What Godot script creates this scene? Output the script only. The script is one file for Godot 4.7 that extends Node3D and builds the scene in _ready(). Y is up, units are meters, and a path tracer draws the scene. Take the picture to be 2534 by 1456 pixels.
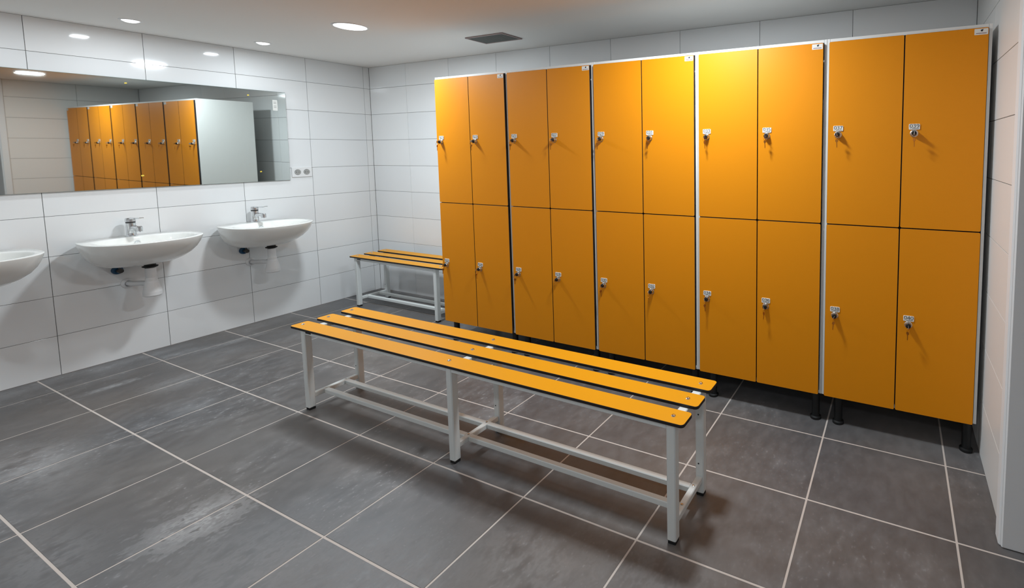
extends Node3D

const CEILING := 2.383
const ROW := 0.27
const LOCKER_FRONT := 0.72
const COLUMNS := ["first", "second", "third", "fourth", "fifth", "sixth", "seventh", "eighth", "ninth", "tenth"]
const ROOM_X := 7.2
const ROOM_Z := 4.4
var M := {}
var taken := {}


func _ready():
	# ---- camera, sky, lights, exposure
	var camera := Camera3D.new()
	camera.name = "camera"
	camera.projection = Camera3D.PROJECTION_FRUSTUM
	camera.near = 0.05
	camera.far = 60.0
	camera.size = 0.05 * 2.0 * 728.0 / 1173.67
	camera.frustum_offset = Vector2(-430.0, -266.17) / 1173.67 * 0.05
	camera.position = Vector3(5.1458, 1.4946, 3.2874)
	camera.rotation = Vector3(-0.0772, 0.4215, -0.0066)
	add_child(camera)
	camera.current = true
	var around := WorldEnvironment.new()
	around.name = "environment"
	var env := Environment.new()
	env.background_mode = Environment.BG_COLOR
	env.background_color = Color(0.02, 0.02, 0.02)
	env.tonemap_mode = Environment.TONE_MAPPER_LINEAR
	env.tonemap_exposure = 1.06
	env.sdfgi_enabled = true
	env.ssao_enabled = true
	env.ssil_enabled = true
	around.environment = env
	add_child(around)
	materials()
	var big := 2.85
	var small := 0.30
	downlight(Vector3(1.58, CEILING, 1.12), 0.098, big, "large round ceiling downlight in front of the left end of the orange lockers", "large round downlights")
	downlight(Vector3(4.15, CEILING, 1.29), 0.098, big, "large round ceiling downlight in front of the right half of the orange lockers", "large round downlights")
	downlight(Vector3(0.44, CEILING, 1.84), 0.040, small, "small round ceiling downlight above the middle washbasin", "small round downlights over the washbasins")
	downlight(Vector3(0.42, CEILING, 1.105), 0.040, small, "small round ceiling downlight above the washbasin nearest the corner", "small round downlights over the washbasins")
	downlight(Vector3(0.44, CEILING, 2.575), 0.040, small, "small round ceiling downlight above the washbasin cut off at the left", "small round downlights over the washbasins")
	downlight(Vector3(1.9, CEILING, 3.7), 0.098, big * 0.36, "added unseen fill light on the ceiling at the camera end, to the left", "large round downlights")  # unseen lamp added to fill in light from behind the camera
	downlight(Vector3(5.2, CEILING, 3.75), 0.098, big * 0.36, "added unseen fill light on the ceiling at the camera end, to the right", "large round downlights")  # second added fill lamp, also unseen, lifting ceiling and bench fronts
	# ---- the room
	build_floor()
	build_walls()
	# ---- the large things
	var unit_labels := [
		"orange locker unit with doors 021 to 024, left end beside the small bench",
		"orange locker unit with doors 025 to 028, second from the left in the row",
		"orange locker unit with doors 029 to 032, in the middle of the row",
		"orange locker unit with doors 033 to 036, second from the right in the row",
		"orange locker unit with doors 037 to 040, right end of the row against the wall"]
	for i in 5:
		locker_unit(1.884 + i * 0.7277, 21 + 4 * i, unit_labels[i])
	bench(Vector3(1.95, 0, 1.42), 2.505, [0.10, 1.28, 2.447], [0.045, 1.25, 2.444], 0.365,
		"long orange slatted changing bench on a grey metal frame in the middle of the floor")
	bench(Vector3(0.325, 0, 0.135), 1.28, [0.075, 1.165], [0.06, 1.2], 0.365,
		"short orange slatted bench in the corner behind the lockers, against the back wall")
	washbasin(1.098, "white washbasin nearest the room corner, under the right end of the mirror")
	washbasin(1.825, "white washbasin in the middle of the row of three, under the mirror")
	washbasin(2.552, "white washbasin cut off by the left edge of the picture")
	mirror()
	# ---- small things
	shutoff_valve(1.163, "blue capped shut-off valve on the wall under the washbasin nearest the corner")
	shutoff_valve(1.89, "blue capped shut-off valve on the wall under the middle washbasin")
	socket()
	vent()


# ------------------------------------------------------------------ materials
func plain(color: Color, rough: float, metal := 0.0) -> StandardMaterial3D:
	var m := StandardMaterial3D.new()
	m.albedo_color = color
	m.roughness = rough
	m.metallic = metal
	return m


func noise(freq: float, octaves: int, s: int) -> FastNoiseLite:
	var n := FastNoiseLite.new()
	n.noise_type = FastNoiseLite.TYPE_SIMPLEX_SMOOTH
	n.seed = s
	n.frequency = freq
	n.fractal_type = FastNoiseLite.FRACTAL_FBM
	n.fractal_octaves = octaves
	return n


func grain(low: Color, high: Color, freq: float, s: int, size := 512) -> NoiseTexture2D:
	var t := NoiseTexture2D.new()
	t.width = size
	t.height = size
	t.seamless = true
	t.noise = noise(freq, 5, s)
	var g := Gradient.new()
	g.set_color(0, low)
	g.set_color(1, high)
	t.color_ramp = g
	return t


func materials():
	for k in 3:
		var w := plain([Color(0.915, 0.92, 0.922), Color(0.905, 0.91, 0.913), Color(0.92, 0.922, 0.922)][k], 0.07)
		M["glaze%d" % k] = w
	M.dusty = plain(Color(0.905, 0.90, 0.89), 0.4)
	M.joint = plain(Color(0.40, 0.395, 0.385), 0.9)
	M.paint = plain(Color(0.945, 0.94, 0.93), 0.85)
	M.wall_paint = plain(Color(0.91, 0.915, 0.92), 0.75)
	M.frame_paint = plain(Color(0.90, 0.905, 0.91), 0.5)
	M.grout = plain(Color(0.80, 0.76, 0.73), 0.9)
	var orange := plain(Color(0.885, 0.55, 0.035), 0.45)
	orange.metallic_specular = 0.36
	orange.normal_enabled = true
	var fine := NoiseTexture2D.new()
	fine.width = 256
	fine.height = 256
	fine.seamless = true
	fine.as_normal_map = true
	fine.bump_strength = 1.5
	fine.noise = noise(0.12, 3, 11)
	orange.normal_texture = fine
	orange.normal_scale = 0.12
	orange.uv1_triplanar = true
	orange.uv1_scale = Vector3.ONE * 7.0
	M.orange = orange
	var bench_orange: StandardMaterial3D = orange.duplicate()
	bench_orange.albedo_color = Color(0.88, 0.60, 0.06)
	M.bench_orange = bench_orange
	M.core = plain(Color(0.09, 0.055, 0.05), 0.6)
	M.carcass = plain(Color(0.92, 0.92, 0.91), 0.45)
	M.steel_paint = plain(Color(0.87, 0.885, 0.88), 0.42)
	M.black = plain(Color(0.04, 0.04, 0.042), 0.55)
	M.rubber = plain(Color(0.06, 0.06, 0.06), 0.8)
	M.chrome = plain(Color(0.86, 0.87, 0.88), 0.12, 1.0)
	M.zinc = plain(Color(0.80, 0.79, 0.77), 0.25, 1.0)
	M.brass = plain(Color(0.72, 0.46, 0.20), 0.35, 1.0)
	M.ceramic = plain(Color(0.95, 0.95, 0.935), 0.1)
	M.plastic = plain(Color(0.90, 0.90, 0.90), 0.35)
	M.tag = plain(Color(0.90, 0.90, 0.88), 0.4)
	M.ink = plain(Color(0.10, 0.10, 0.14), 0.6)
	M.red_ink = plain(Color(0.45, 0.12, 0.14), 0.6)
	M.silver = plain(Color(0.80, 0.82, 0.81), 0.015, 1.0)
	M.glass_edge = plain(Color(0.35, 0.45, 0.42), 0.2)
	M.yellow = plain(Color(0.93, 0.82, 0.30), 0.6)
	M.blue = plain(Color(0.04, 0.27, 0.40), 0.45)
	M.dark_metal = plain(Color(0.30, 0.30, 0.30), 0.4, 0.7)
	M.pipe = plain(Color(0.88, 0.88, 0.88), 0.4)
	M.mesh_grey = plain(Color(0.47, 0.48, 0.47), 0.7)
	M.vent_paint = plain(Color(0.62, 0.55, 0.54), 0.5)
	M.socket_grey = plain(Color(0.62, 0.62, 0.61), 0.5)
	M.floor_tile = floor_material()


func floor_material() -> StandardMaterial3D:
	# dark porcelain with cement haze left on it; uv = floor position / (6.4 m, 3.2 m)
	var w := 2048
	var h := 1024
	var cloud := noise(0.9, 4, 3)
	var warm := noise(0.7, 3, 5)
	var streak := noise(9.0, 4, 8)
	var speck := noise(38.0, 3, 21)
	var haze := noise(1.3, 3, 31)
	var soft := noise(3.2, 3, 44)
	# cement smears: x, z, half length along x, half length along z, strength
	var smears := [
		[2.58, 2.44, 0.17, 0.20, 1.5], [0.56, 2.09, 0.045, 0.17, 1.3], [0.36, 1.42, 0.07, 0.27, 1.0], [0.88, 1.93, 0.16, 0.17, 0.7],
		[1.33, 2.60, 0.30, 0.22, 0.6], [1.62, 2.62, 0.25, 0.16, 0.4], [0.27, 1.72, 0.08, 0.2, 0.65], [3.93, 2.06, 0.35, 0.2, 0.3],
		[3.0, 2.48, 0.35, 0.25, 0.4], [0.10, 1.95, 0.09, 0.55, 0.5], [0.55, 1.55, 0.12, 0.2, 0.45], [3.5, 2.3, 0.3, 0.2, 0.3],
		[0.12, 2.6, 0.12, 0.4, 0.6], [0.10, 1.1, 0.1, 0.3, 0.35], [2.3, 2.75, 0.3, 0.15, 0.45], [4.4, 1.9, 0.3, 0.2, 0.3], [1.35, 2.02, 0.10, 0.12, 0.3]]
	var data := PackedByteArray()
	data.resize(w * h * 3)
	var rough := PackedByteArray()
	rough.resize(w * h)
	var at := 0
	for j in h:
		var z := j * 3.2 / h
		for i in w:
			var x := i * 6.4 / w
			var c := cloud.get_noise_2d(x, z)
			var s := streak.get_noise_2d(x * 1.5, z * 0.9)
			var f := speck.get_noise_2d(x * 1.2, z * 0.8)
			var g := 0.6 * s + 0.7 * f
			var thin := clampf(haze.get_noise_2d(x, z) * 1.6 + 0.35, 0.0, 1.0) * (1.0 if x < 3.2 else 0.4)
			var d := thin * (0.05 + 0.14 * clampf(soft.get_noise_2d(x, z * 0.8) * 2.0, -0.3, 1.0) + 0.10 * s + 0.12 * smoothstep(0.12, 0.55, g))
			for q in smears:
				var u: float = (x - q[0]) / q[2]
				var v: float = (z - q[1]) / q[3]
				if u > -1.6 and u < 1.6 and v > -1.6 and v < 1.6:
					var r := u * u + v * v + 1.2 * s + 0.8 * f
					var inside := clampf(1.0 - r, 0.0, 1.0)
					d += q[4] * pow(inside, 0.7) * (0.30 + 0.55 * smoothstep(-0.15, 0.42, g) + 0.25 * s)
			d += 0.45 * smoothstep(0.50, 0.60, f) * thin
			d = clampf(d, 0.0, 0.9)
			var base := 0.385 + 0.055 * c + 0.035 * s + 0.012 * f
			var t := warm.get_noise_2d(x, z) * 0.02
			data[at * 3] = int(255.0 * lerpf(base + 0.010 + t, 0.72, d))
			data[at * 3 + 1] = int(255.0 * lerpf(base, 0.725, d))
			data[at * 3 + 2] = int(255.0 * lerpf(base - 0.002 - t, 0.73, d))
			rough[at] = int(255.0 * clampf(0.44 + 0.1 * s + 0.06 * f + 0.35 * d, 0.3, 0.95))
			at += 1
	var m := StandardMaterial3D.new()
	m.albedo_texture = ImageTexture.create_from_image(Image.create_from_data(w, h, false, Image.FORMAT_RGB8, data))
	m.roughness_texture = ImageTexture.create_from_image(Image.create_from_data(w, h, false, Image.FORMAT_L8, rough))
	m.roughness = 1.0
	return m


# ------------------------------------------------------------------ naming and mesh helpers
func numbered(called: String) -> String:
	var n: int = taken.get(called, 0)
	taken[called] = n + 1
	return called if n == 0 else "%s_%03d" % [called, n]


func thing(called: String, label: String, category: String, where: Vector3, group := "") -> Node3D:
	var o := Node3D.new()
	o.name = numbered(called)
	add_child(o)
	o.position = where
	o.set_meta("label", label)
	o.set_meta("category", category)
	if group:
		o.set_meta("group", group)
	return o


func structure(called: String, mesh: Mesh, m: Material, where := Vector3.ZERO) -> MeshInstance3D:
	var o := part(called, mesh, m, self, where)
	o.set_meta("kind", "structure")
	return o


func part(called: String, mesh: Mesh, m: Material, parent: Node3D, where := Vector3.ZERO, turn := Vector3.ZERO) -> MeshInstance3D:
	var o := MeshInstance3D.new()
	o.name = called
	o.mesh = mesh
	if m:
		o.material_override = m
	o.position = where
	o.rotation = turn
	parent.add_child(o, true)
	return o


func starting() -> SurfaceTool:
	var s := SurfaceTool.new()
	s.begin(Mesh.PRIMITIVE_TRIANGLES)
	s.set_smooth_group(-1)
	return s


func done(s: SurfaceTool) -> ArrayMesh:
	s.generate_normals()
	return s.commit()


func tri(s: SurfaceTool, a: Vector3, b: Vector3, c: Vector3):     # counter-clockwise seen from outside
	s.add_vertex(a)
	s.add_vertex(c)
	s.add_vertex(b)


func quad(s: SurfaceTool, a: Vector3, b: Vector3, c: Vector3, d: Vector3):
	tri(s, a, b, c)
	tri(s, a, c, d)


func add_box(s: SurfaceTool, centre: Vector3, size: Vector3, bevel := 0.0, way := Basis.IDENTITY):
	var h := size * 0.5
	var b := minf(bevel, minf(h.x, minf(h.y, h.z)) * 0.95)
	s.set_smooth_group(-1)
	if b <= 0.0:
		for ax in 3:
			for sg in [-1.0, 1.0]:
				var n := Vector3.ZERO
				n[ax] = sg
				var u := Vector3.ZERO
				u[(ax + 1) % 3] = sg
				var v := Vector3.ZERO
				v[(ax + 2) % 3] = 1.0
				quad(s, centre + way * ((n - u - v) * h), centre + way * ((n + u - v) * h), centre + way * ((n + u + v) * h), centre + way * ((n - u + v) * h))
		return
	var p := func(sx: float, sy: float, sz: float, ax: int) -> Vector3:
		var q := Vector3(sx, sy, sz) * (h - Vector3.ONE * b)
		q[ax] = Vector3(sx, sy, sz)[ax] * h[ax]
		return centre + way * q
	for ax in 3:
		var a1 := (ax + 1) % 3
		var a2 := (ax + 2) % 3
		for sg in [-1.0, 1.0]:
			var ring := []
			for k in [[-1.0, -1.0], [1.0, -1.0], [1.0, 1.0], [-1.0, 1.0]]:
				var e := Vector3.ZERO
				e[ax] = sg
				e[a1] = k[0] * sg
				e[a2] = k[1]
				ring.append(p.call(e.x, e.y, e.z, ax))
			quad(s, ring[0], ring[1], ring[2], ring[3])
		# the four edges along ax
		for k in [[1.0, 1.0], [-1.0, 1.0], [-1.0, -1.0], [1.0, -1.0]]:
			var lo := Vector3.ZERO
			lo[a1] = k[0]
			lo[a2] = k[1]
			var hi := lo
			lo[ax] = -1.0
			hi[ax] = 1.0
			var q0: Vector3 = p.call(lo.x, lo.y, lo.z, a1)
			var q1: Vector3 = p.call(hi.x, hi.y, hi.z, a1)
			var q2: Vector3 = p.call(hi.x, hi.y, hi.z, a2)
			var q3: Vector3 = p.call(lo.x, lo.y, lo.z, a2)
			if k[0] * k[1] > 0.0:
				quad(s, q0, q3, q2, q1)
			else:
				quad(s, q0, q1, q2, q3)
	for sx in [-1.0, 1.0]:
		for sy in [-1.0, 1.0]:
			for sz in [-1.0, 1.0]:
				var c0: Vector3 = p.call(sx, sy, sz, 0)
				var c1: Vector3 = p.call(sx, sy, sz, 1)
				var c2: Vector3 = p.call(sx, sy, sz, 2)
				if sx * sy * sz > 0.0:
					tri(s, c0, c1, c2)
				else:
					tri(s, c0, c2, c1)


func box(size: Vector3, bevel := 0.0, centre := Vector3.ZERO) -> ArrayMesh:
	var s := starting()
	add_box(s, centre, size, bevel)
	return done(s)


func add_lathe(s: SurfaceTool, profile: Array, sides: int, at := Transform3D.IDENTITY, smooth := 1):
	# profile of Vector2(radius, height), from the bottom up on the outside; turns about y
	s.set_smooth_group(smooth)
	for k in profile.size() - 1:
		var a: Vector2 = profile[k]
		var b: Vector2 = profile[k + 1]
		if smooth >= 0:
			s.set_smooth_group(smooth + k)
		for i in sides:
			var t0 := TAU * i / sides
			var t1 := TAU * (i + 1) / sides
			var p0 := at * Vector3(a.x * cos(t0), a.y, a.x * sin(t0))
			var p1 := at * Vector3(a.x * cos(t1), a.y, a.x * sin(t1))
			var p2 := at * Vector3(b.x * cos(t1), b.y, b.x * sin(t1))
			var p3 := at * Vector3(b.x * cos(t0), b.y, b.x * sin(t0))
			if a.x > 0.0:
				tri(s, p0, p2, p1)
			if b.x > 0.0:
				tri(s, p0, p3, p2)


func lathe(profile: Array, sides := 24, at := Transform3D.IDENTITY) -> ArrayMesh:
	var s := starting()
	add_lathe(s, profile, sides, at)
	return done(s)


func along(a: Vector3, b: Vector3) -> Transform3D:
	var y := (b - a).normalized()
	var x := y.cross(Vector3.FORWARD if absf(y.z) < 0.9 else Vector3.RIGHT).normalized()
	return Transform3D(Basis(x, y, x.cross(y)), a)


func add_tube(s: SurfaceTool, points: Array, radius: float, sides := 10):
	s.set_smooth_group(5)
	var rings := []
	for i in points.size():
		var t: Vector3 = (points[mini(i + 1, points.size() - 1)] - points[maxi(i - 1, 0)]).normalized()
		var f := along(Vector3.ZERO, t).basis
		var ring := []
		for k in sides:
			var a := TAU * k / sides
			ring.append(points[i] + f.x * cos(a) * radius + f.z * sin(a) * radius)
		rings.append(ring)
	for i in points.size() - 1:
		for k in sides:
			var n := (k + 1) % sides
			quad(s, rings[i][k], rings[i + 1][k], rings[i + 1][n], rings[i][n])
	s.set_smooth_group(-1)
	for k in range(1, sides - 1):
		tri(s, rings[0][0], rings[0][k], rings[0][k + 1])
		var e: Array = rings[-1]
		tri(s, e[0], e[k + 1], e[k])


func tube(points: Array, radius: float, sides := 10) -> ArrayMesh:
	var s := starting()
	add_tube(s, points, radius, sides)
	return done(s)


func ring_points(radius: float, n := 20) -> Array:
	var out := []
	for i in n + 1:
		out.append(Vector3(cos(TAU * i / n), sin(TAU * i / n), 0) * radius)
	return out


func rounded(w: float, h: float, r: float, n := 4) -> PackedVector2Array:
	var out := PackedVector2Array()
	for c in [[1, 1, 0], [-1, 1, 1], [-1, -1, 2], [1, -1, 3]]:
		for i in n + 1:
			var a: float = PI / 2 * (c[2] + float(i) / n)
			out.append(Vector2(c[0] * (w / 2 - r) + cos(a) * r, c[1] * (h / 2 - r) + sin(a) * r))
	return out


func slab(outline: PackedVector2Array, front: float, back: float, face: Material, edge: Material, bevel := 0.0, at := Transform3D.IDENTITY) -> ArrayMesh:
	# a plate in the xy plane, facing +z: convex outline, its face in one material, its edge in another
	var n := outline.size()
	var mesh := ArrayMesh.new()
	var middle := Vector2.ZERO
	for p in outline:
		middle += p / n
	var inner := PackedVector2Array()
	for i in n:
		var t := (outline[(i + 1) % n] - outline[(i + n - 1) % n]).normalized()
		inner.append(outline[i] + Vector2(-t.y, t.x) * bevel)
	var v := func(p: Vector2, z: float) -> Vector3: return at * Vector3(p.x, p.y, z)
	var s := starting()
	for i in range(1, n - 1):
		tri(s, v.call(inner[0], front), v.call(inner[i], front), v.call(inner[i + 1], front))
	s.set_material(face)
	s.generate_normals()
	s.commit(mesh)
	s = starting()
	for i in n:
		var k := (i + 1) % n
		if bevel > 0.0:
			quad(s, v.call(outline[i], front - bevel), v.call(outline[k], front - bevel), v.call(inner[k], front), v.call(inner[i], front))
		quad(s, v.call(outline[i], back), v.call(outline[k], back), v.call(outline[k], front - bevel), v.call(outline[i], front - bevel))
		if i > 0 and i < n - 1:
			tri(s, v.call(outline[0], back), v.call(outline[k], back), v.call(outline[i], back))
	s.set_material(edge)
	s.generate_normals()
	s.commit(mesh)
	return mesh


# ------------------------------------------------------------------ the room
func tile_mesh(w: float, h: float, thick: float, bevel: float, uv_from := Vector2.ZERO, uv_to := Vector2.ZERO) -> ArrayMesh:
	# a tile facing +z, centred on its face's middle, its back at z = 0
	var s := starting()
	var hw := w / 2
	var hh := h / 2
	var set_uv := func(x: float, y: float):
		s.set_uv(Vector2(lerpf(uv_from.x, uv_to.x, (x + hw) / w), lerpf(uv_to.y, uv_from.y, (y + hh) / h)))
	var put := func(p: Array):
		for k in [0, 2, 1, 0, 3, 2]:
			var q: Vector3 = p[k]
			set_uv.call(q.x, q.y)
			s.add_vertex(q)
	var o := [Vector3(-hw, -hh, thick - bevel), Vector3(hw, -hh, thick - bevel), Vector3(hw, hh, thick - bevel), Vector3(-hw, hh, thick - bevel)]
	var b := [Vector3(-hw, -hh, 0), Vector3(hw, -hh, 0), Vector3(hw, hh, 0), Vector3(-hw, hh, 0)]
	var i := [Vector3(-hw + bevel, -hh + bevel, thick), Vector3(hw - bevel, -hh + bevel, thick), Vector3(hw - bevel, hh - bevel, thick), Vector3(-hw + bevel, hh - bevel, thick)]
	put.call(i)
	for k in 4:
		var n := (k + 1) % 4
		put.call([o[k], o[n], i[n], i[k]])
		put.call([b[k], b[n], o[n], o[k]])
	return done(s)


func build_floor():
	var ground := structure("floor", box(Vector3(ROOM_X + 0.4, 0.2, ROOM_Z + 0.4)), M.grout, Vector3(ROOM_X / 2, -0.1014, ROOM_Z / 2))
	var xs := [0.0]
	var x := 0.8945 - 0.5613
	while x < ROOM_X:
		xs.append(x)
		x += 0.5613
	xs.append(ROOM_X)
	var zs := [0.0]
	var z := 2.2828 - 0.4778 * 4
	while z < ROOM_Z:
		zs.append(z)
		z += 0.4778
	zs.append(ROOM_Z)
	var rng := RandomNumberGenerator.new()
	rng.seed = 4
	for i in xs.size() - 1:
		for j in zs.size() - 1:
			var w: float = xs[i + 1] - xs[i] - 0.0085
			var d: float = zs[j + 1] - zs[j] - 0.0085
			if w < 0.02 or d < 0.02:
				continue
			var cx: float = (xs[i] + xs[i + 1]) / 2
			var cz: float = (zs[j] + zs[j + 1]) / 2
			var from := Vector2((cx - w / 2) / 6.4, (cz - d / 2) / 3.2)
			var to := Vector2((cx + w / 2) / 6.4, (cz + d / 2) / 3.2)
			var mesh := tile_mesh(w, d, 0.0014 + rng.randf() * 0.0003, 0.0006, from, to)
			part("tile", mesh, M.floor_tile, ground, Vector3(cx, 0, cz) - ground.position + Vector3(0, -0.0016, 0), Vector3(-PI / 2, 0, 0))


func tiled(wall: Node3D, origin: Vector3, turn: float, cuts: Array, top: float):
	# tiles on a wall face: cuts are the upright joints along the wall's own x, rows 0.27 high
	var rng := RandomNumberGenerator.new()
	rng.seed = hash(wall.name)
	var way := Basis(Vector3.UP, turn)
	var meshes := {}
	for i in cuts.size() - 1:
		var w: float = cuts[i + 1] - cuts[i] - 0.0026
		var y := 0.0
		while y < top - 0.01:
			var h: float = minf(ROW, top - y)
			var key := "%.4f %.4f" % [w, h]
			if not meshes.has(key):
				meshes[key] = tile_mesh(w, h - 0.0026, 0.004, 0.0009)
			var spot: Vector3 = origin + way * Vector3((cuts[i] + cuts[i + 1]) / 2, y + h / 2, 0.0)
			var tilt := Vector3((rng.randf() - 0.5) * 0.0014, turn + (rng.randf() - 0.5) * 0.0014, 0)
			part("tile", meshes[key], M.dusty if wall.name == &"wall_right" else M["glaze%d" % rng.randi_range(0, 2)], wall, spot - wall.position, tilt)
			y += ROW


func build_walls():
	# the finished faces of the tiles are x = 0 (left), z = 0 (back), x = 5.545 (right)
	var left := structure("wall_left", box(Vector3(0.2, CEILING + 0.1, ROOM_Z + 0.4)), M.joint, Vector3(-0.1025, CEILING / 2, ROOM_Z / 2))
	var cuts := []
	# along the wall's own x, which runs towards -z: from z = ROOM_Z to z = 0
	cuts.append(-ROOM_Z)
	for i in range(5, -5, -1):
		var zz := 2.183 + i * 0.5302
		if zz < ROOM_Z - 0.03 and zz > 0.02:
			cuts.append(-zz)
	cuts.append(0.0)
	tiled(left, Vector3(-0.0035, 0, 0), PI / 2, cuts, CEILING)
	var back := structure("wall_back", box(Vector3(5.9, CEILING + 0.1, 0.2)), M.joint, Vector3(2.85, CEILING / 2, -0.1025))
	cuts = [0.002]
	for i in 9:
		cuts.append(0.573 + i * 0.6118)
	cuts[-1] = 5.544
	tiled(back, Vector3(0, 0, -0.0035), 0.0, cuts, CEILING)
	var right := structure("wall_right", box(Vector3(0.16, CEILING + 0.1, 1.225)), M.joint, Vector3(5.6275, CEILING / 2, 0.6125))
	tiled(right, Vector3(5.5485, 0, 0), -PI / 2, [0.002, 0.61, 1.218], CEILING)
	var end := starting()
	add_box(end, Vector3(5.62, CEILING / 2, 1.251), Vector3(0.19, CEILING, 0.06), 0.006)
	add_box(end, Vector3(5.628, CEILING / 2, 1.274), Vector3(0.19, CEILING - 0.002, 0.030), 0.004)
	structure("trim_1", done(end), M.frame_paint)
	structure("wall_entry", box(Vector3(1.6, CEILING + 0.1, 0.12)), M.wall_paint, Vector3(6.51, CEILING / 2, 1.21))
	structure("wall_side", box(Vector3(0.2, CEILING + 0.1, ROOM_Z)), M.wall_paint, Vector3(ROOM_X + 0.1, CEILING / 2, ROOM_Z / 2 + 0.6))
	structure("wall_front", box(Vector3(ROOM_X + 0.4, CEILING + 0.1, 0.2)), M.wall_paint, Vector3(ROOM_X / 2, CEILING / 2, ROOM_Z + 0.1))
	structure("ceiling", box(Vector3(ROOM_X + 0.4, 0.2, ROOM_Z + 0.4)), M.paint, Vector3(ROOM_X / 2, CEILING + 0.1, ROOM_Z / 2))


func downlight(where: Vector3, radius: float, energy: float, label: String, group: String):
	var t := thing("ceiling_downlight", label, "ceiling light", where, group)
	var r := radius
	part("rim", lathe([Vector2(r, -0.003), Vector2(r + 0.003, -0.0055), Vector2(r + 0.012, -0.0045), Vector2(r + 0.016, -0.0005)], 40), M.plastic, t)
	var glow := plain(Color(1, 1, 1), 0.6)
	glow.emission_enabled = true
	glow.emission = Color(0.96, 0.985, 1.0)
	glow.emission_energy_multiplier = 4.0
	part("diffuser", lathe([Vector2(0.0, -0.016), Vector2(r * 0.35, -0.0152), Vector2(r * 0.65, -0.0125), Vector2(r * 0.88, -0.008), Vector2(r, -0.004), Vector2(r, -0.001), Vector2(0, -0.001)], 40), glow, t)
	var lamp := AreaLight3D.new()
	lamp.name = "light"
	lamp.area_size = Vector2(r, r) * 1.77
	lamp.area_range = 12.0
	lamp.area_attenuation = 2.0
	lamp.rotation = Vector3(-PI / 2, 0, 0)
	lamp.light_color = Color(0.935, 0.975, 1.0)
	lamp.light_energy = energy
	lamp.shadow_enabled = true
	lamp.position = Vector3(0, -0.018, 0)
	t.add_child(lamp)


# ------------------------------------------------------------------ lockers
func locker_unit(left: float, first: int, label: String):
	var w := 0.7277
	var bottom := 0.158
	var top := 2.041
	var seam := 1.100
	var t := thing("locker_unit", label, "locker", Vector3(left, 0, LOCKER_FRONT), "row of five orange lockers")
	# the white carcass: sides, top, bottom, back; middle panel and shelf coloured dark as door-gap shade
	var depth := 0.50
	var zc := -0.015 - depth / 2
	for x in [0.0075, w - 0.0075]:
		part("side_panel", box(Vector3(0.0136, top + 0.018 - bottom, depth), 0.001), M.carcass, t, Vector3(x, (bottom + top + 0.018) / 2, zc))
	part("top_panel", box(Vector3(w - 0.03, 0.016, depth), 0.001), M.carcass, t, Vector3(w / 2, top + 0.0095, zc))
	part("bottom_panel", box(Vector3(w - 0.03, 0.016, depth), 0.001), M.carcass, t, Vector3(w / 2, bottom + 0.009, zc))
	part("back_panel", box(Vector3(w - 0.03, top - bottom - 0.02, 0.006)), M.carcass, t, Vector3(w / 2, (top + bottom) / 2, zc - depth / 2 + 0.004))
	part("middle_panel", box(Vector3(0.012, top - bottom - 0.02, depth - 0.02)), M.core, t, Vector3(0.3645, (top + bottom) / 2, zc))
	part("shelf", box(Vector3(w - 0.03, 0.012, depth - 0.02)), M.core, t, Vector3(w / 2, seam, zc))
	for x in [0.085, w - 0.035]:
		for z in [-0.045, -0.46]:
			part("foot", lathe([Vector2(0.0, 0.0), Vector2(0.03, 0.0), Vector2(0.03, 0.012), Vector2(0.021, 0.016), Vector2(0.021, bottom), Vector2(0, bottom)], 20), M.black, t, Vector3(x, 0, z))
	for col in 2:
		for row in 2:
			var number := first + col * 2 + row
			var x0: float = [0.0125, 0.3665][col]
			var x1: float = [0.3620, 0.7105][col]
			var y0: float = [seam + 0.0022, bottom][row]
			var y1: float = [top, seam - 0.0022][row]
			door(t, x0, x1, y0, y1, number, [1.567, 0.613][row], col == 1 and row == 0)
			key(Vector3(left + x0 + 0.050, [1.567, 0.613][row], LOCKER_FRONT), number)


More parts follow.
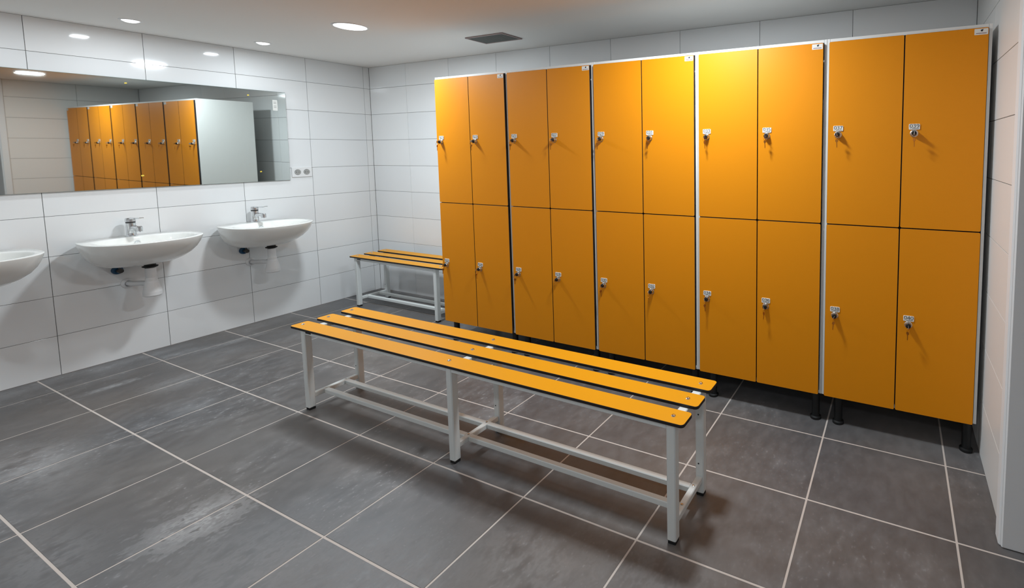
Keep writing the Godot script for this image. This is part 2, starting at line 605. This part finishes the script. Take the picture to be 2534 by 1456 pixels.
func door(unit: Node3D, x0: float, x1: float, y0: float, y1: float, number: int, lock_y: float, sticker: bool):
	var c := Vector3((x0 + x1) / 2, (y0 + y1) / 2, 0)
	var panel := part("door", slab(rounded(x1 - x0, y1 - y0, 0.007), 0.0, -0.0125, M.orange, M.core, 0.0006), null, unit, c)
	var at := Vector3(x0 + 0.050, lock_y, 0) - c
	# the lock: chrome collar and barrel with a black face
	var lie := Transform3D(Basis(Vector3.RIGHT, PI / 2), Vector3.ZERO)
	part("lock_collar", lathe([Vector2(0.0180, 0.0), Vector2(0.0180, 0.003), Vector2(0.0155, 0.005), Vector2(0.0145, 0.016), Vector2(0.0132, 0.019), Vector2(0.0115, 0.019)], 24, lie), M.zinc, panel, at)
	part("lock_face", lathe([Vector2(0.0118, 0.012), Vector2(0.0116, 0.026), Vector2(0.0100, 0.028), Vector2(0.0, 0.028)], 20, lie), M.black, panel, at)
	part("number_plate", slab(rounded(0.049, 0.028, 0.005), 0.0034, 0.0, M.tag, M.tag, 0.0007), null, panel, at + Vector3(0.001, 0.032, 0))
	var digits := TextMesh.new()
	digits.text = "%03d" % number
	var face := SystemFont.new()
	face.font_names = PackedStringArray(["Droid Sans"])
	digits.font = face
	digits.font_size = 32
	digits.pixel_size = 0.017 / 23.5
	digits.depth = 0.0004
	part("number", digits, M.ink, panel, at + Vector3(0.001, 0.0355, 0.0037)).scale = Vector3(1.15, 1, 1)
	var line := starting()
	add_box(line, Vector3(0.004, 0, 0), Vector3(0.030, 0.0022, 0.0003))
	add_lathe(line, [Vector2(0.0, 0.0), Vector2(0.0014, 0.0), Vector2(0.0014, 0.0003), Vector2(0, 0.0003)], 10, Transform3D(Basis(Vector3.RIGHT, PI / 2), Vector3(-0.017, 0, 0)))
	part("small_print", done(line), M.ink, panel, at + Vector3(0.001, 0.0235, 0.0036))
	if sticker:
		var spot := Vector3(x1 - c.x - 0.030, y1 - c.y - 0.018, 0)
		part("sticker", slab(rounded(0.054, 0.027, 0.002), 0.0006, 0.0, M.tag, M.tag), null, panel, spot)
		var drop := PackedVector2Array()
		for i in 14:
			var a := TAU * i / 14
			var p := Vector2(cos(a), sin(a)) * 0.0045
			if i == 2:
				p = Vector2(0.0062, 0.0066)
			drop.append(p)
		part("emblem", slab(drop, 0.0009, 0.0, M.ink, M.ink), null, panel, spot + Vector3(0.002, 0.005, 0.0003))
		part("small_print", slab(rounded(0.042, 0.0022, 0.001), 0.0009, 0.0, M.red_ink, M.red_ink), null, panel, spot + Vector3(0, -0.007, 0.0003))


func key_shape() -> ArrayMesh:
	# flat key: bow with a waist and a toothed blade hanging along -y
	var s := starting()
	add_lathe(s, [Vector2(0, 0), Vector2(0.0095, 0), Vector2(0.0095, 0.0018), Vector2(0, 0.0018)], 18, Transform3D(Basis(Vector3.RIGHT, PI / 2), Vector3.ZERO))
	add_box(s, Vector3(0, -0.012, 0.0009), Vector3(0.006, 0.008, 0.0018), 0.0003)
	add_box(s, Vector3(0, -0.028, 0.0009), Vector3(0.0042, 0.026, 0.0018), 0.0003)
	for k in 4:
		add_box(s, Vector3(0.0024, -0.021 - k * 0.005, 0.0009), Vector3(0.002, 0.0025, 0.0017))
	return done(s)


var key_meshes := []


func key(lock: Vector3, number: int):
	if key_meshes.is_empty():
		key_meshes.append(key_shape())
		key_meshes.append(tube(ring_points(0.0105), 0.0007, 6))
		var bow := starting()
		add_box(bow, Vector3(0, 0, 0.008), Vector3(0.0022, 0.017, 0.016), 0.0008)
		add_box(bow, Vector3(0, 0, -0.001), Vector3(0.0018, 0.007, 0.005), 0.0003)
		key_meshes.append(done(bow))
	var t := thing("locker_key", "brass key hanging in the %s orange door of the %s column from the left" % [["upper", "lower"][(number + 1) % 2], COLUMNS[(number - 21) / 2]], "key", lock + Vector3(0, 0, 0.0285), "keys in the locker locks")
	var rng := RandomNumberGenerator.new()
	rng.seed = number * 7
	part("inserted_key", key_meshes[2], M.zinc, t, Vector3(0, 0, 0.0008), Vector3(0, 0, (rng.randf() - 0.5) * 1.2))
	part("key_ring", key_meshes[1], M.brass, t, Vector3(0, -0.014, 0.009), Vector3(0, 0.5 + rng.randf() * 0.9, 0))
	part("spare_key", key_meshes[0], M.brass, t, Vector3((rng.randf() - 0.5) * 0.004, -0.031, 0.009 + rng.randf() * 0.003), Vector3(0, rng.randf() * 2.4 - 1.2, (rng.randf() - 0.5) * 0.25)).scale = Vector3.ONE * 0.85


# ------------------------------------------------------------------ benches
func bench(where: Vector3, long: float, legs: Array, bolts: Array, deep: float, label: String):
	# local origin: the back left corner of the slats on the floor; x along the bench, z to the front
	var t := thing("bench", label, "bench", where)
	var top := 0.492
	var thick := 0.012
	var wide := 0.093
	var under := top - thick
	for k in 3:
		var z0 := deep - wide - k * (deep - wide) / 2.0
		var plan := rounded(long, wide, 0.016, 5)
		var slat := part("slat", slab(plan, 0.0, -thick, M.bench_orange, M.core, 0.0012, Transform3D(Basis(Vector3.RIGHT, -PI / 2), Vector3.ZERO)), null, t, Vector3(long / 2, top, z0 + wide / 2))
		for x in bolts:
			part("bolt", lathe([Vector2(0.0095, 0.0), Vector2(0.009, 0.0018), Vector2(0.006, 0.0042), Vector2(0.0025, 0.0052), Vector2(0, 0.0053)], 16), M.chrome, slat, Vector3(x - long / 2, 0, 0))
	var tube_w := 0.037
	var zf := deep - 0.012 - tube_w / 2
	var zb := 0.055
	for x in legs:
		for z in [zf, zb]:
			var leg := part("leg", box(Vector3(tube_w, under - 0.0125, tube_w), 0.004), M.steel_paint, t, Vector3(x, (under + 0.012) / 2 + 0.0, z))
			part("foot_cap", box(Vector3(tube_w - 0.004, 0.0125, tube_w - 0.004), 0.002), M.rubber, leg, Vector3(0, -(under - 0.0125) / 2 - 0.0062, 0))
			if z == zb:
				for y in [0.12, -0.10]:
					part("screw_hole", lathe([Vector2(0.0, 0.0), Vector2(0.0035, 0.0), Vector2(0.0035, 0.0006), Vector2(0, 0.0006)], 10, Transform3D(Basis(Vector3.RIGHT, PI / 2), Vector3.ZERO)), M.black, leg, Vector3(-0.004, y, tube_w / 2))
		part("top_bar", box(Vector3(0.038, 0.022, zf - zb - tube_w + 0.002), 0.003), M.steel_paint, t, Vector3(x, under - 0.0115, (zf + zb) / 2))
		var low := part("cross_bar", box(Vector3(0.027, 0.027, zf - zb - tube_w + 0.002), 0.003), M.steel_paint, t, Vector3(x, 0.078, (zf + zb) / 2))
		for z in [0.060, -0.055]:
			part("screw", lathe([Vector2(0.006, 0.0), Vector2(0.0055, 0.002), Vector2(0.003, 0.0032), Vector2(0.0, 0.0034)], 12), M.zinc, low, Vector3(0, 0.0135, z))
	for k in legs.size() - 1:
		var a: float = legs[k] + 0.0135
		var b: float = legs[k + 1] - 0.0135
		for z in [(zf + zb) / 2 + 0.060, (zf + zb) / 2 - 0.055]:
			part("foot_rail", box(Vector3(b - a, 0.0255, 0.027), 0.003), M.steel_paint, t, Vector3((a + b) / 2, 0.0782, z))
		a = legs[k] + tube_w / 2
		b = legs[k + 1] - tube_w / 2
		for z in [zf + 0.008, zb - 0.008]:
			part("side_rail", box(Vector3(b - a, 0.022, 0.018), 0.002), M.steel_paint, t, Vector3((a + b) / 2, under - 0.0145, z))
	part("label_plate", box(Vector3(0.05, 0.009, 0.001)), M.core, t, Vector3(legs[0] + 0.055, under - 0.0125, zf + 0.0176))


# ------------------------------------------------------------------ washbasins
func outline_point(a: float, fx: float, fz: float) -> Vector2:
	# plan of the basin: x away from the wall, z along it; straight against the wall, round in front
	var c := cos(a)
	var q := sin(a)
	var n := 2.25 if c > 0.0 else 5.0
	var x: float = 0.285 + signf(c) * pow(absf(c), 2.0 / n) * (0.295 if c > 0.0 else 0.284)
	var z: float = signf(q) * pow(absf(q), 2.0 / (2.25 if c > 0.0 else 3.2)) * 0.285
	if c < 0.0:
		z *= 1.0 - 0.10 * pow((0.285 - x) / 0.285, 2.0)
	return Vector2(x * fx, z * fz)


func bowl_mesh() -> ArrayMesh:
	var s := starting()
	var n := 72
	var rings := []
	for k in [[0.02, 0.02, -0.190], [0.42, 0.38, -0.190], [0.52, 0.52, -0.189], [0.61, 0.64, -0.181], [0.71, 0.75, -0.158], [0.81, 0.85, -0.126], [0.895, 0.92, -0.088], [0.955, 0.965, -0.050], [0.985, 0.988, -0.022], [0.998, 0.998, -0.006], [1.0, 1.0, -0.002], [0.994, 0.995, 0.0]]:
		var ring := []
		for i in n:
			var p := outline_point(TAU * i / n, k[0], k[1])
			ring.append(Vector3(p.x, k[2], p.y))
		rings.append(ring)
	for k in [[1.0, 0.0], [0.985, -0.002], [0.965, -0.010], [0.93, -0.035], [0.86, -0.070], [0.72, -0.098], [0.5, -0.112], [0.25, -0.117], [0.06, -0.118]]:
		var ring := []
		for i in n:
			var a := TAU * i / n
			var c := cos(a)
			var q := sin(a)
			var x: float = 0.325 + signf(c) * pow(absf(c), 2.0 / 2.3) * (0.222 if c > 0.0 else 0.175) * k[0]
			var z: float = signf(q) * pow(absf(q), 2.0 / 2.3) * 0.243 * k[0]
			ring.append(Vector3(x, k[1], z))
		rings.append(ring)
	for r in rings.size() - 1:
		s.set_smooth_group(1)
		for i in n:
			var m := (i + 1) % n
			quad(s, rings[r][i], rings[r + 1][i], rings[r + 1][m], rings[r][m])
	s.set_smooth_group(1)
	for i in n:
		var m := (i + 1) % n
		tri(s, rings[-1][i], Vector3(0.325, -0.118, 0), rings[-1][m])
		tri(s, rings[0][m], Vector3(0.006, -0.190, 0), rings[0][i])
	return done(s)


var bowl: ArrayMesh


func washbasin(z: float, label: String):
	if bowl == null:
		bowl = bowl_mesh()
	var rim := 0.897
	var t := thing("washbasin", label, "washbasin", Vector3(0.001, rim, z), "three washbasins on the left wall")
	part("bowl", bowl, M.ceramic, t)
	var lie := Transform3D(Basis(Vector3.FORWARD, PI / 2), Vector3.ZERO)
	part("overflow_ring", lathe([Vector2(0.014, 0.0), Vector2(0.014, 0.003), Vector2(0.011, 0.005), Vector2(0.009, 0.003), Vector2(0, 0.002)], 20, Transform3D(Basis(Vector3.FORWARD, -PI / 2 + 0.35), Vector3.ZERO)), M.chrome, t, Vector3(0.168, -0.040, 0.0))
	part("drain", lathe([Vector2(0.032, 0.0), Vector2(0.031, 0.003), Vector2(0.02, 0.004), Vector2(0.018, 0.001), Vector2(0, 0.001)], 24), M.chrome, t, Vector3(0.325, -0.117, 0))
	# the mixer tap
	var tap := part("faucet", faucet_body(), M.chrome, t, Vector3(0.080, 0.0, 0.0))
	tap.scale = Vector3.ONE * 1.15
	var sp := starting()
	add_tube(sp, [Vector3(0.012, 0.050, 0), Vector3(0.045, 0.058, 0), Vector3(0.085, 0.060, 0), Vector3(0.118, 0.056, 0)], 0.0125, 14)
	part("spout", done(sp), M.chrome, tap)
	part("aerator", lathe([Vector2(0.0, -0.020), Vector2(0.0125, -0.020), Vector2(0.0145, -0.016), Vector2(0.0145, 0.010), Vector2(0.011, 0.016), Vector2(0, 0.017)], 20), M.chrome, tap, Vector3(0.120, 0.055, 0))
	var lv := starting()
	add_lathe(lv, [Vector2(0.0235, 0.093), Vector2(0.0235, 0.108), Vector2(0.020, 0.116), Vector2(0.0, 0.119)], 24)
	add_box(lv, Vector3(0.082, 0.117, 0), Vector3(0.165, 0.007, 0.024), 0.003, Basis(Vector3.BACK, 0.07))
	part("lever", done(lv), M.chrome, tap)
	part("cartridge_band", lathe([Vector2(0.021, 0.084), Vector2(0.0215, 0.086), Vector2(0.0215, 0.093), Vector2(0.020, 0.094)], 24), M.dark_metal, tap)
	# the white bottle trap
	var trap := part("drain_trap", lathe([Vector2(0.0, -0.430), Vector2(0.044, -0.430), Vector2(0.050, -0.424), Vector2(0.050, -0.400), Vector2(0.036, -0.330), Vector2(0.031, -0.320), Vector2(0.031, -0.300), Vector2(0.028, -0.296), Vector2(0.028, -0.225), Vector2(0, -0.225)], 28), M.pipe, t, Vector3(0.235, 0, -0.03))
	part("drain_collar", lathe([Vector2(0.0, -0.219), Vector2(0.038, -0.219), Vector2(0.041, -0.216), Vector2(0.041, -0.211), Vector2(0.030, -0.208), Vector2(0.030, -0.188), Vector2(0, -0.188)], 24), M.black, trap)
	part("waste_pipe", tube([Vector3(-0.02, -0.345, 0.0), Vector3(-0.10, -0.345, 0.02), Vector3(-0.16, -0.350, 0.04), Vector3(-0.232, -0.352, 0.05)], 0.019, 14), M.pipe, trap)
	part("wall_flange", lathe([Vector2(0.036, 0.0), Vector2(0.035, 0.006), Vector2(0.024, 0.012), Vector2(0.020, 0.022)], 24, Transform3D(Basis(Vector3.FORWARD, PI / 2), Vector3.ZERO)), M.pipe, trap, Vector3(-0.235, -0.352, 0.05))


func faucet_body() -> ArrayMesh:
	return lathe([Vector2(0.0, 0.0), Vector2(0.027, 0.0), Vector2(0.027, 0.004), Vector2(0.0235, 0.007), Vector2(0.0220, 0.020), Vector2(0.0225, 0.084), Vector2(0.0, 0.084)], 28)


func shutoff_valve(z: float, label: String):
	var t := thing("shutoff_valve", label, "valve", Vector3(0.001, 0.652, z), "shut-off valves under the washbasins")
	var lie := Transform3D(Basis(Vector3.FORWARD, PI / 2), Vector3.ZERO)
	part("wall_cap", lathe([Vector2(0.030, 0.0), Vector2(0.030, 0.004), Vector2(0.027, 0.018), Vector2(0.020, 0.022), Vector2(0, 0.022)], 24, lie), M.blue, t)
	part("valve_body", lathe([Vector2(0.013, 0.021), Vector2(0.013, 0.050), Vector2(0.011, 0.054), Vector2(0, 0.054)], 18, lie), M.dark_metal, t)
	part("outlet", tube([Vector3(0.040, 0.0, 0), Vector3(0.040, 0.02, -0.003), Vector3(0.043, 0.044, -0.006)], 0.0065, 12), M.dark_metal, t)
	part("handle", lathe([Vector2(0.0, 0.053), Vector2(0.016, 0.053), Vector2(0.017, 0.056), Vector2(0.015, 0.068), Vector2(0, 0.069)], 12, lie), M.dark_metal, t)


# ------------------------------------------------------------------ wall and ceiling fittings
func mirror():
	var z0 := 0.782
	var z1 := 2.95
	var y0 := 1.240
	var y1 := 2.040
	var t := thing("wall_mirror", "wide frameless mirror on the left wall above the washbasins", "mirror", Vector3(0.013, (y0 + y1) / 2, (z0 + z1) / 2))
	t.rotation = Vector3(0, 0, -0.008)
	part("glass", slab(rounded(z1 - z0, y1 - y0, 0.002, 1), 0.005, 0.0, M.silver, M.glass_edge, 0.0015), null, t, Vector3.ZERO, Vector3(0, PI / 2, 0))
	for p in [[2.004, 1.765, 0.013, 0.008], [1.330, 1.722, 0.015, 0.011], [1.328, 1.002, 0.014, 0.010], [1.990, 1.055, 0.014, 0.009]]:
		part("yellow_sticker", slab(rounded(p[2], p[3], 0.002, 2), 0.0004, 0.0, M.yellow, M.yellow), null, t, Vector3(0.0052, p[0] - t.position.y, p[1] - t.position.z), Vector3(0, PI / 2, 0.2))
	var paper := part("paper_label", slab(rounded(0.036, 0.095, 0.003, 2), 0.0004, 0.0, M.tag, M.tag), null, t, Vector3(0.0052, 1.918 - t.position.y, 0.865 - t.position.z), Vector3(0, PI / 2, 0))
	for y in [0.028, 0.016, -0.006, -0.018]:
		part("small_print", box(Vector3(0.020, 0.004, 0.0002)), M.socket_grey, paper, Vector3(0, y, 0.0006))


func socket():
	var t := thing("double_socket", "white double power socket on the tiled wall beside the mirror", "socket", Vector3(0.001, 1.310, 0.683))
	var turn := Vector3(0, PI / 2, 0)
	part("plate", slab(rounded(0.165, 0.092, 0.006), 0.010, 0.0, M.plastic, M.plastic, 0.002), null, t, Vector3.ZERO, turn)
	for z in [0.037, -0.037]:
		var lie := Transform3D(Basis(Vector3.FORWARD, PI / 2), Vector3.ZERO)
		var well := part("outlet_well", lathe([Vector2(0.027, 0.0), Vector2(0.026, 0.002), Vector2(0.0235, 0.002), Vector2(0.022, 0.0006), Vector2(0, 0.0006)], 28, lie), M.socket_grey, t, Vector3(0.010, 0, z))
		for q in [-0.0095, 0.0095]:
			part("pin_hole", lathe([Vector2(0.0032, 0.0), Vector2(0.0032, 0.0008), Vector2(0, 0.0008)], 10, lie), M.black, t, Vector3(0.0106, 0, z + q))
		for q in [-0.018, 0.018]:
			part("earth_clip", box(Vector3(0.002, 0.005, 0.007)), M.zinc, t, Vector3(0.0115, q, z))


func vent():
	var t := thing("ceiling_vent", "grey rectangular ventilation grille set in the ceiling above the lockers", "vent", Vector3(2.215, CEILING, 0.425))
	var s := starting()
	var w := 0.385
	var d := 0.215
	for k in [-1.0, 1.0]:
		add_box(s, Vector3(k * (w / 2 - 0.006), -0.005, 0), Vector3(0.012, 0.009, d), 0.002)
		add_box(s, Vector3(0, -0.005, k * (d / 2 - 0.006)), Vector3(w - 0.024, 0.009, 0.012), 0.002)
	part("frame", done(s), M.vent_paint, t)
	part("backing", box(Vector3(w - 0.024, 0.002, d - 0.024)), M.dark_metal, t, Vector3(0, -0.0025, 0))
	for k in 15:
		part("slat", box(Vector3(w - 0.025, 0.0012, 0.0115), 0.0, Vector3.ZERO), M.mesh_grey, t, Vector3(0, -0.0062, -d / 2 + 0.0185 + k * 0.0127), Vector3(0.15, 0, 0))
